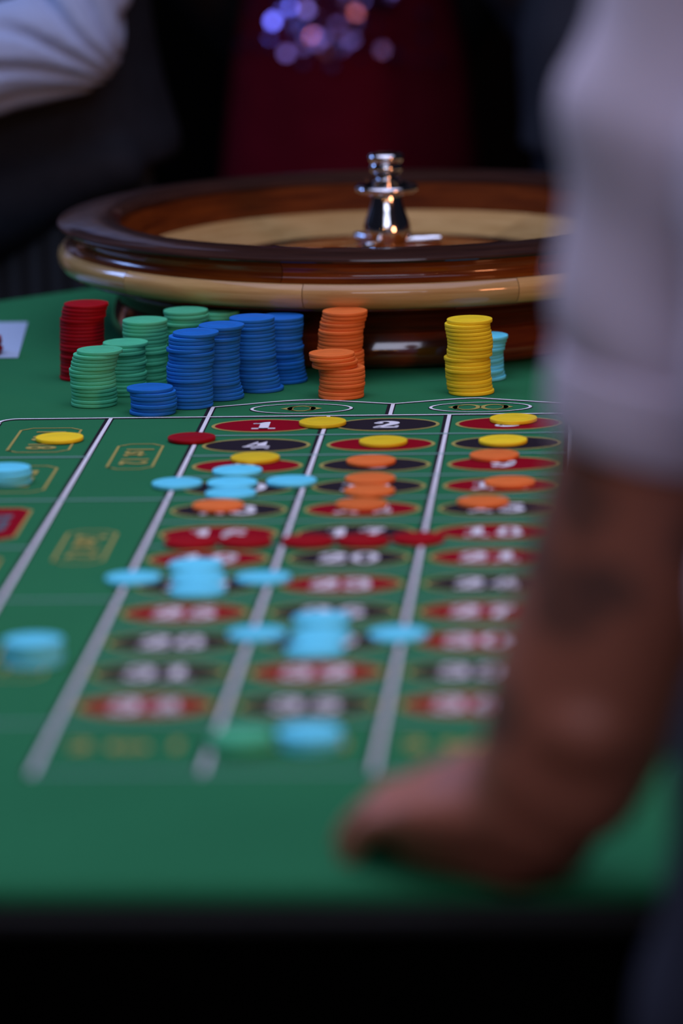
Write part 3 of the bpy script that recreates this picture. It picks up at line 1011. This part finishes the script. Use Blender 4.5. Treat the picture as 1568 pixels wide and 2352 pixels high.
for (a, ra), (b, rb) in zip(arm, arm[1:]):
    body.append(('cap', a, b, ra, rb))
W_ = Vector((0.304, -1.434, 0.046)); D_ = Vector((-0.76, 0.65, 0.0)); SD_ = Vector((0.65, 0.76, 0.0))
body += hand_shapes(W_, D_ + Vector((0, 0, -0.10)), SD_ * 0.97 + Vector((0, 0, 0.20)), 0.076, angles=(0.16, 0.62, 1.05), scale=0.98, palm_r=0.024,
                    up_v=-SD_ * 0.20 + Vector((0, 0, 0.97)))
body += [('ell', (0.302, -1.424, 0.027), (0.034, 0.030, 0.027)), ('cap', (0.302, -1.434, 0.050), (0.268, -1.404, 0.044), 0.036, 0.026),
         ('cap', (0.240, -1.392, 0.020), (0.292, -1.432, 0.024), 0.0185, 0.024), ('cap', (0.250, -1.370, 0.020), (0.290, -1.415, 0.024), 0.019, 0.024),
         ('ell', (0.330, -1.486, 0.100), (0.026, 0.019, 0.024))]
rarm = [((0.705, -1.59, 0.490), 0.056), ((0.740, -1.60, 0.36), 0.048), ((0.755, -1.60, 0.21), 0.043), ((0.750, -1.57, 0.08), 0.040), ((0.742, -1.55, -0.03), 0.028)]
for (a, ra), (b, rb) in zip(rarm, rarm[1:]):
    body.append(('cap', a, b, ra, rb))
body += hand_shapes((0.742, -1.55, -0.03), (0, 0.15, -1), (0, 1, 0.15), 0.085, 0.35, up_v=(1, 0, 0))
for lx in (0.455, 0.650):
    body += [('cap', (lx, -1.60, -0.02), (lx, -1.58, -0.42), 0.075, 0.052), ('cap', (lx, -1.58, -0.42), (lx, -1.63, FL + 0.09), 0.050, 0.036),
             ('cap', (lx, -1.63, FL + 0.06), (lx, -1.50, FL + 0.045), 0.036, 0.030)]
MH = (0.535, -1.49, 0.745)
body += head_shapes(MH, (-0.35, 0.94, 0))
blob('body', body, 0.0045, M_SKIN, man, 5)
head_details(MH, (-0.35, 0.94, 0), man, M_HAIR, M_EYE, M_LIP)
sleeve = [((0.412, -1.50, 0.505), 0.068), ((0.392, -1.482, 0.42), 0.0715), ((0.386, -1.473, 0.355), 0.0690), ((0.380, -1.468, 0.312), 0.0640)]
shirt = [('loft', [(0.55, -1.60, 0.10, 0.168, 0.118), (0.55, -1.60, 0.22, 0.160, 0.112), (0.55, -1.585, 0.38, 0.170, 0.120), (0.55, -1.56, 0.50, 0.150, 0.098), (0.55, -1.55, 0.56, 0.080, 0.068)]),
         ('cap', (0.55, -1.55, 0.495), (0.412, -1.50, 0.505), 0.070, 0.068), ('cap', (0.55, -1.55, 0.495), (0.705, -1.59, 0.49), 0.070, 0.066),
         ('cap', (0.705, -1.59, 0.49), (0.745, -1.60, 0.30), 0.066, 0.062)]
for (a, ra), (b, rb) in zip(sleeve, sleeve[1:]):
    shirt.append(('cap', a, b, ra, rb))


def shirt_fold(co, nn):
    k = 1.0 if co.x < 0.46 else 0.5
    v = math.sin(co.dot(Vector((0.55, 0.2, 0.62))) * 95 + 2.0 * noise.noise(co * 7))
    return 0.0032 * k * v + 0.003 * noise.noise(co * 14)


blob('shirt', shirt, 0.006, M_SHIRT, man, 5, shirt_fold)
# turned-up sleeve hem, a snug band round the arm just above the elbow
ax = (Vector((0.384, -1.472, 0.335)) - Vector((0.366, -1.461, 0.226))).normalized()
me = lathe([(0.0545, 0.0), (0.0620, -0.001), (0.0650, 0.004), (0.0665, 0.022), (0.0660, 0.040), (0.0600, 0.043), (0.0545, 0.040)], 48, close=True)
set_smooth(me, 50)
me.transform(Matrix.Translation((0.3735, -1.4640, 0.249)) @ ax.to_track_quat('Z', 'Y').to_matrix().to_4x4() @ Matrix.Rotation(0.0, 4, 'X'))
link('sleeve_hem', me, M_SHIRT, man, loc=(-0.55, 1.60, T))
tr = [('loft', [(0.55, -1.60, -0.10, 0.165, 0.115), (0.55, -1.60, 0.00, 0.184, 0.130), (0.55, -1.60, 0.10, 0.178, 0.126), (0.55, -1.60, 0.165, 0.168, 0.118)])]
for lx in (0.450, 0.655):
    tr += [('cap', (lx, -1.60, -0.03), (lx, -1.585, -0.42), 0.100, 0.078), ('cap', (lx, -1.585, -0.42), (lx, -1.63, FL + 0.10), 0.078, 0.068)]
blob('trousers', tr, 0.008, M_NAVY, man, 4, fold_fn((0.2, 0.1, 1), 60, 0.002, 3.0))
for lx in (0.455, 0.650):
    blob('shoe', [('cap', (lx, -1.66, FL + 0.050), (lx, -1.48, FL + 0.045), 0.048, 0.042)], 0.006, M_SHOE, man, 2)

# ---- dealer behind the far left of the table
dl = tag(empty('person', (-0.34, 1.18, 0)), 'person in white shirt and charcoal waistcoat behind the left end of table', 'person')
EL = (-0.232, 1.03, 0.215)
body = [('loft', [(-0.34, 1.18, -0.05, 0.14, 0.10), (-0.34, 1.18, 0.15, 0.14, 0.10), (-0.34, 1.18, 0.40, 0.16, 0.11), (-0.34, 1.18, 0.56, 0.14, 0.08)]),
        ('cap', (-0.34, 1.18, 0.54), (-0.34, 1.16, 0.70), 0.05, 0.048), ('cap', (-0.34, 1.18, 0.53), (-0.17, 1.17, 0.52), 0.055, 0.052), ('cap', (-0.34, 1.18, 0.53), (-0.52, 1.17, 0.52), 0.055, 0.052),
        ('cap', (-0.17, 1.17, 0.52), EL, 0.048, 0.042), ('cap', EL, (-0.48, 0.97, 0.150), 0.042, 0.028),
        ('cap', (-0.52, 1.17, 0.52), (-0.56, 1.12, 0.24), 0.048, 0.042), ('cap', (-0.56, 1.12, 0.24), (-0.54, 0.98, 0.06), 0.042, 0.028)]
body += hand_shapes((-0.48, 0.97, 0.150), (-1, -0.2, -0.1), (0, -0.6, 0.8), 0.08, 0.5, up_v=(0, 0.8, 0.6)) + hand_shapes((-0.54, 0.98, 0.06), (0.1, -0.8, -0.4), (1, 0, 0), 0.08, 0.5)
for lx in (-0.43, -0.25):
    body += [('cap', (lx, 1.18, 0.0), (lx, 1.17, -0.42), 0.07, 0.05), ('cap', (lx, 1.17, -0.42), (lx, 1.20, FL + 0.08), 0.05, 0.036)]
DH = (-0.345, 1.14, 0.80)
body += head_shapes(DH, (-0.4, -0.92, -0.0))
blob('body', body, 0.008, M_SKIN2, dl, 4)
head_details(DH, (-0.4, -0.92, 0), dl, M_HAIR, M_EYE, M_LIP)
shirt = [('cap', (-0.18, 1.17, 0.52), (-0.212, 1.10, 0.36), 0.066, 0.064), ('cap', (-0.212, 1.10, 0.36), EL, 0.064, 0.058),
         ('cap', EL, (-0.315, 1.005, 0.200), 0.058, 0.058), ('cap', (-0.315, 1.005, 0.200), (-0.46, 0.972, 0.158), 0.060, 0.045),
         ('cap', (-0.30, 1.17, 0.545), (-0.18, 1.17, 0.52), 0.066, 0.066), ('cap', (-0.38, 1.17, 0.545), (-0.52, 1.17, 0.52), 0.066, 0.066),
         ('cap', (-0.52, 1.17, 0.52), (-0.56, 1.12, 0.24), 0.064, 0.056), ('cap', (-0.56, 1.12, 0.24), (-0.545, 1.00, 0.085), 0.054, 0.040),
         ('loft', [(-0.34, 1.18, 0.20, 0.150, 0.108), (-0.34, 1.18, 0.42, 0.170, 0.118), (-0.34, 1.18, 0.54, 0.150, 0.092), (-0.34, 1.18, 0.60, 0.075, 0.07)]),
         ('cap', (-0.34, 1.18, 0.53), (-0.34, 1.17, 0.63), 0.07, 0.06)]


def sleeve_fold(co, nn):
    """deep creases fanning out of the bent elbow"""
    p = Vector((-0.165, 0, 0.165))
    dx, dz = co.x - p.x, co.z - p.z
    a = math.atan2(dz, -dx)
    r = math.hypot(dx, dz)
    v = math.sin(a * 21 + r * 24 + 1.6 * noise.noise(co * 9))
    return -0.0105 * max(0.0, v) ** 1.3 * min(1, r / 0.06) + 0.002 * noise.noise(co * 22)


blob('shirt', shirt, 0.0045, M_WSHIRT, dl, 4, sleeve_fold)
vest = [('loft', [(-0.345, 1.20, 0.072, 0.212, 0.140), (-0.345, 1.20, 0.095, 0.214, 0.142), (-0.345, 1.20, 0.13, 0.202, 0.138), (-0.34, 1.19, 0.19, 0.183, 0.128), (-0.34, 1.19, 0.30, 0.175, 0.122), (-0.34, 1.18, 0.42, 0.185, 0.126), (-0.34, 1.18, 0.53, 0.13, 0.10)]),
        ('cap', (-0.20, 1.10, 0.075), (-0.30, 1.09, 0.045), 0.035, 0.055), ('cap', (-0.30, 1.09, 0.045), (-0.44, 1.09, -0.01), 0.055, 0.07)]
blob('waistcoat', vest, 0.007, M_VEST, dl, 3, fold_fn((1, 0, 0.5), 40, 0.003, 1.0))
tr = [('loft', [(-0.34, 1.19, -0.10, 0.165, 0.115), (-0.34, 1.19, 0.02, 0.180, 0.125), (-0.34, 1.19, 0.12, 0.165, 0.115)])]
for lx in (-0.44, -0.245):
    tr += [('cap', (lx, 1.18, 0.0), (lx, 1.17, -0.42), 0.096, 0.078), ('cap', (lx, 1.17, -0.42), (lx, 1.20, FL + 0.08), 0.078, 0.066)]
blob('trousers', tr, 0.008, M_PIN, dl, 4)
for lx in (-0.44, -0.245):
    blob('shoe', [('cap', (lx, 1.22, FL + 0.05), (lx, 1.06, FL + 0.045), 0.047, 0.041)], 0.007, M_SHOE, dl, 2)

# ---- guest in a crimson dress behind the wheel
gl = tag(empty('person', (-0.02, 2.30, 0)), 'person in crimson dress with violet sequins at the waist behind the wheel', 'person')
GX, GY = -0.02, 2.30
body = [('loft', [(GX, GY, -0.10, 0.14, 0.10), (GX, GY, 0.0, 0.15, 0.105), (GX, GY, 0.20, 0.115, 0.085), (GX, GY, 0.36, 0.135, 0.095), (GX, GY, 0.50, 0.12, 0.07)]),
        ('cap', (GX, GY, 0.48), (GX, GY - .02, 0.62), 0.042, 0.042), ('cap', (GX, GY, 0.48), (GX - .15, GY, 0.47), 0.045, 0.042), ('cap', (GX, GY, 0.48), (GX + .15, GY, 0.47), 0.045, 0.042)]
for s in (-1, 1):
    body += [('cap', (GX + .15 * s, GY, 0.47), (GX + .215 * s, GY + .03, 0.20), 0.040, 0.034), ('cap', (GX + .215 * s, GY + .03, 0.20), (GX + .10 * s, GY + .16, 0.04), 0.034, 0.024)]
    body += hand_shapes((GX + .10 * s, GY + .16, 0.04), (-s, 0.1, -0.4), (0, 0, 1), 0.08, 0.35, up_v=(0, 1, 0), scale=0.92)
    body += [('cap', (GX + .08 * s, GY, -0.05), (GX + .08 * s, GY, -0.45), 0.07, 0.048), ('cap', (GX + .08 * s, GY, -0.45), (GX + .08 * s, GY + .03, FL + 0.07), 0.046, 0.032)]
GH = (GX, GY - 0.03, 0.72)
body += head_shapes(GH, (0.1, -1, 0))
blob('body', body, 0.008, M_SKIN2, gl, 4)
head_details(GH, (0.1, -1, 0), gl, M_HAIR, M_EYE, M_LIP, True)
dress = [('loft', [(GX, GY, FL + 0.10, 0.235, 0.20), (GX, GY, -0.55, 0.205, 0.165), (GX, GY, -0.25, 0.180, 0.135), (GX, GY, -0.06, 0.168, 0.125), (GX, GY, 0.06, 0.155, 0.115), (GX, GY, 0.18, 0.128, 0.098), (GX, GY, 0.30, 0.140, 0.105), (GX, GY, 0.42, 0.145, 0.10)])]
dro = blob('dress', dress, 0.008, M_DRESS, gl, 5, fold_fn((1, 0.3, 0.12), 34, 0.006, 5.0, 2.0))
for s in (-1, 1):
    blob('sleeve', [('cap', (GX + .150 * s, GY, 0.47), (GX + .215 * s, GY + .03, 0.20), 0.052, 0.046), ('cap', (GX + .215 * s, GY + .03, 0.20), (GX + .12 * s, GY + .148, 0.055), 0.046, 0.038)], 0.008, M_BLACKCLOTH, gl, 4)
for s in (-1, 1):
    blob('shoe', [('cap', (GX + .08 * s, GY + .04, FL + 0.04), (GX + .08 * s, GY - .10, FL + 0.035), 0.036, 0.032)], 0.006, M_SHOE, gl, 2)
# sequins sewn on the front of the waist, a downward pointing patch with a few strays
verts, faces = [], []
rs = random.Random(21)
n_done = 0
while n_done < 150:
    if n_done < 105:
        v = rs.random() ** 0.8
        z = 0.165 - 0.080 * (1 - v)
        half = 0.018 + 0.075 * ((z - 0.085) / 0.080)
        x = -0.030 + rs.uniform(-half, half)
    else:
        x = -0.025 + rs.uniform(-0.13, 0.13); z = rs.uniform(0.06, 0.17)
    rx = 0.155 + (0.128 - 0.155) * (z - 0.06) / 0.12 if z > 0.06 else 0.160
    ry = rx * 0.75
    u_ = max(-0.92, min(0.92, (x - GX) / rx))
    y = GY - ry * (1 - abs(u_) ** 2.5) ** 0.4 - 0.013
    nrm = Vector((u_ * 0.9, -1, rs.uniform(-0.15, 0.75))) + Vector((rs.uniform(-.55, .55), 0, rs.uniform(-.3, .4)))
    q = nrm.normalized().to_track_quat('Z', 'Y').to_matrix()
    k = len(verts)
    r = rs.uniform(0.0035, 0.0065)
    c = Vector((x, y, z))
    for i in range(8):
        verts.append(c + q @ Vector((r * math.cos(PI * i / 4), r * math.sin(PI * i / 4), 0)))
    verts.append(c - q @ Vector((0, 0, 0.001)))
    faces.append(tuple(range(k, k + 8)))
    for i in range(8):
        faces.append((k + (i + 1) % 8, k + i, k + 8))
    n_done += 1
me = me_from(verts, faces)
sq = link('sequins', me, M_SEQUIN, dro)
sq['kind'] = 'stuff'

# ---- guest in a dark suit behind the wheel at the right
sr = tag(empty('person', (0.43, 1.86, 0)), 'person in dark grey suit standing behind the right of wheel', 'person')
SX, SY = 0.43, 1.86
body = [('loft', [(SX, SY, -0.05, 0.14, 0.10), (SX, SY, 0.15, 0.15, 0.10), (SX, SY, 0.40, 0.16, 0.11), (SX, SY, 0.56, 0.14, 0.08)]), ('cap', (SX, SY, 0.54), (SX, SY - .02, 0.70), 0.05, 0.05),
        ('cap', (SX, SY, 0.53), (SX - .18, SY, 0.52), 0.055, 0.052), ('cap', (SX, SY, 0.53), (SX + .18, SY, 0.52), 0.055, 0.052),
        ('cap', (SX - .18, SY, 0.52), (SX - .225, SY, 0.24), 0.045, 0.04), ('cap', (SX - .225, SY, 0.24), (SX - .11, SY + .17, 0.05), 0.04, 0.028),
        ('cap', (SX + .18, SY, 0.52), (SX + .25, SY, 0.24), 0.045, 0.04), ('cap', (SX + .25, SY, 0.24), (SX + .25, SY - .06, 0.0), 0.04, 0.028)]
body += hand_shapes((SX - .11, SY + .17, 0.05), (1, 0.1, -0.4), (0, 0, 1), 0.08, 0.4, up_v=(0, 1, 0)) + hand_shapes((SX + .25, SY - .06, 0.0), (0, -0.2, -1), (0, -1, 0.2), 0.08, 0.4, up_v=(1, 0, 0))
for s in (-1, 1):
    body += [('cap', (SX + .095 * s, SY, 0.0), (SX + .095 * s, SY, -0.42), 0.07, 0.05), ('cap', (SX + .095 * s, SY, -0.42), (SX + .095 * s, SY + .03, FL + 0.08), 0.05, 0.036)]
SH = (SX, SY - 0.03, 0.80)
body += head_shapes(SH, (-0.3, -0.95, 0))
blob('body', body, 0.008, M_SKIN2, sr, 4)
head_details(SH, (-0.3, -0.95, 0), sr, M_HAIR, M_EYE, M_LIP)
jk = [('loft', [(SX, SY, 0.0, 0.215, 0.145), (SX, SY, 0.10, 0.212, 0.142), (SX, SY, 0.25, 0.190, 0.130), (SX, SY, 0.42, 0.195, 0.13), (SX, SY, 0.54, 0.14, 0.10)]),
      ('cap', (SX - .10, SY, 0.52), (SX - .18, SY, 0.52), 0.07, 0.066), ('cap', (SX + .10, SY, 0.52), (SX + .18, SY, 0.52), 0.07, 0.066),
      ('cap', (SX - .18, SY, 0.52), (SX - .225, SY, 0.24), 0.064, 0.056), ('cap', (SX - .225, SY, 0.24), (SX - .125, SY + .155, 0.065), 0.056, 0.046),
      ('cap', (SX + .18, SY, 0.52), (SX + .25, SY, 0.24), 0.064, 0.056), ('cap', (SX + .25, SY, 0.24), (SX + .25, SY - .06, 0.03), 0.056, 0.044)]
blob('jacket', jk, 0.008, M_SUIT, sr, 4, fold_fn((0.3, 0.2, 1), 38, 0.004, 8.0))
tr = [('loft', [(SX, SY, -0.10, 0.165, 0.115), (SX, SY, 0.02, 0.180, 0.125), (SX, SY, 0.12, 0.165, 0.115)])]
for s in (-1, 1):
    tr += [('cap', (SX + .1 * s, SY, 0.0), (SX + .1 * s, SY, -0.42), 0.096, 0.078), ('cap', (SX + .1 * s, SY, -0.42), (SX + .1 * s, SY + .03, FL + 0.08), 0.078, 0.066)]
blob('trousers', tr, 0.009, M_SUIT, sr, 4)
for s in (-1, 1):
    blob('shoe', [('cap', (SX + .1 * s, SY + .04, FL + 0.05), (SX + .1 * s, SY - .12, FL + 0.045), 0.047, 0.041)], 0.007, M_SHOE, sr, 2)

# ------------------------------------------------------------------ string of warm bulbs hung across the room behind the camera
M_BULB = mat('warm_bulb', (1.0, 0.55, 0.2), 0.4, emit=(1.0, 0.42, 0.10), emit_s=70)
M_WIRE = mat('black_wire', (0.01, 0.01, 0.01), 0.6)
sl = tag(empty('string_light', (0, -5.6, T + 1.5)), 'string of warm round bulbs hanging across the room', 'string light')
wv_, wf_ = [], []
for i in range(61):
    u_ = i / 60
    x = -2.4 + 5.4 * u_
    z = 0.16 * (abs(((u_ * 3) % 1) - 0.5) * 2) ** 2
    for k in range(5):
        a = 2 * PI * k / 5
        wv_.append((x, 0.004 * math.cos(a), z + 0.004 * math.sin(a)))
for i in range(60):
    for k in range(5):
        wf_.append((i * 5 + k, i * 5 + (k + 1) % 5, (i + 1) * 5 + (k + 1) % 5, (i + 1) * 5 + k))
link('wire', me_from(wv_, wf_), M_WIRE, sl)
bulb = lathe([(0.0, -0.060), (0.012, -0.057), (0.022, -0.048), (0.026, -0.036), (0.022, -0.022), (0.012, -0.010), (0.010, 0.0), (0.0, 0.0)], 16)
set_smooth(bulb, 60)
for i in range(13):
    u_ = (i + 0.5) / 13
    link('bulb', bulb, M_BULB, sl, loc=(-2.4 + 5.4 * u_, 0, 0.16 * (abs(((u_ * 3) % 1) - 0.5) * 2) ** 2 - 0.004))
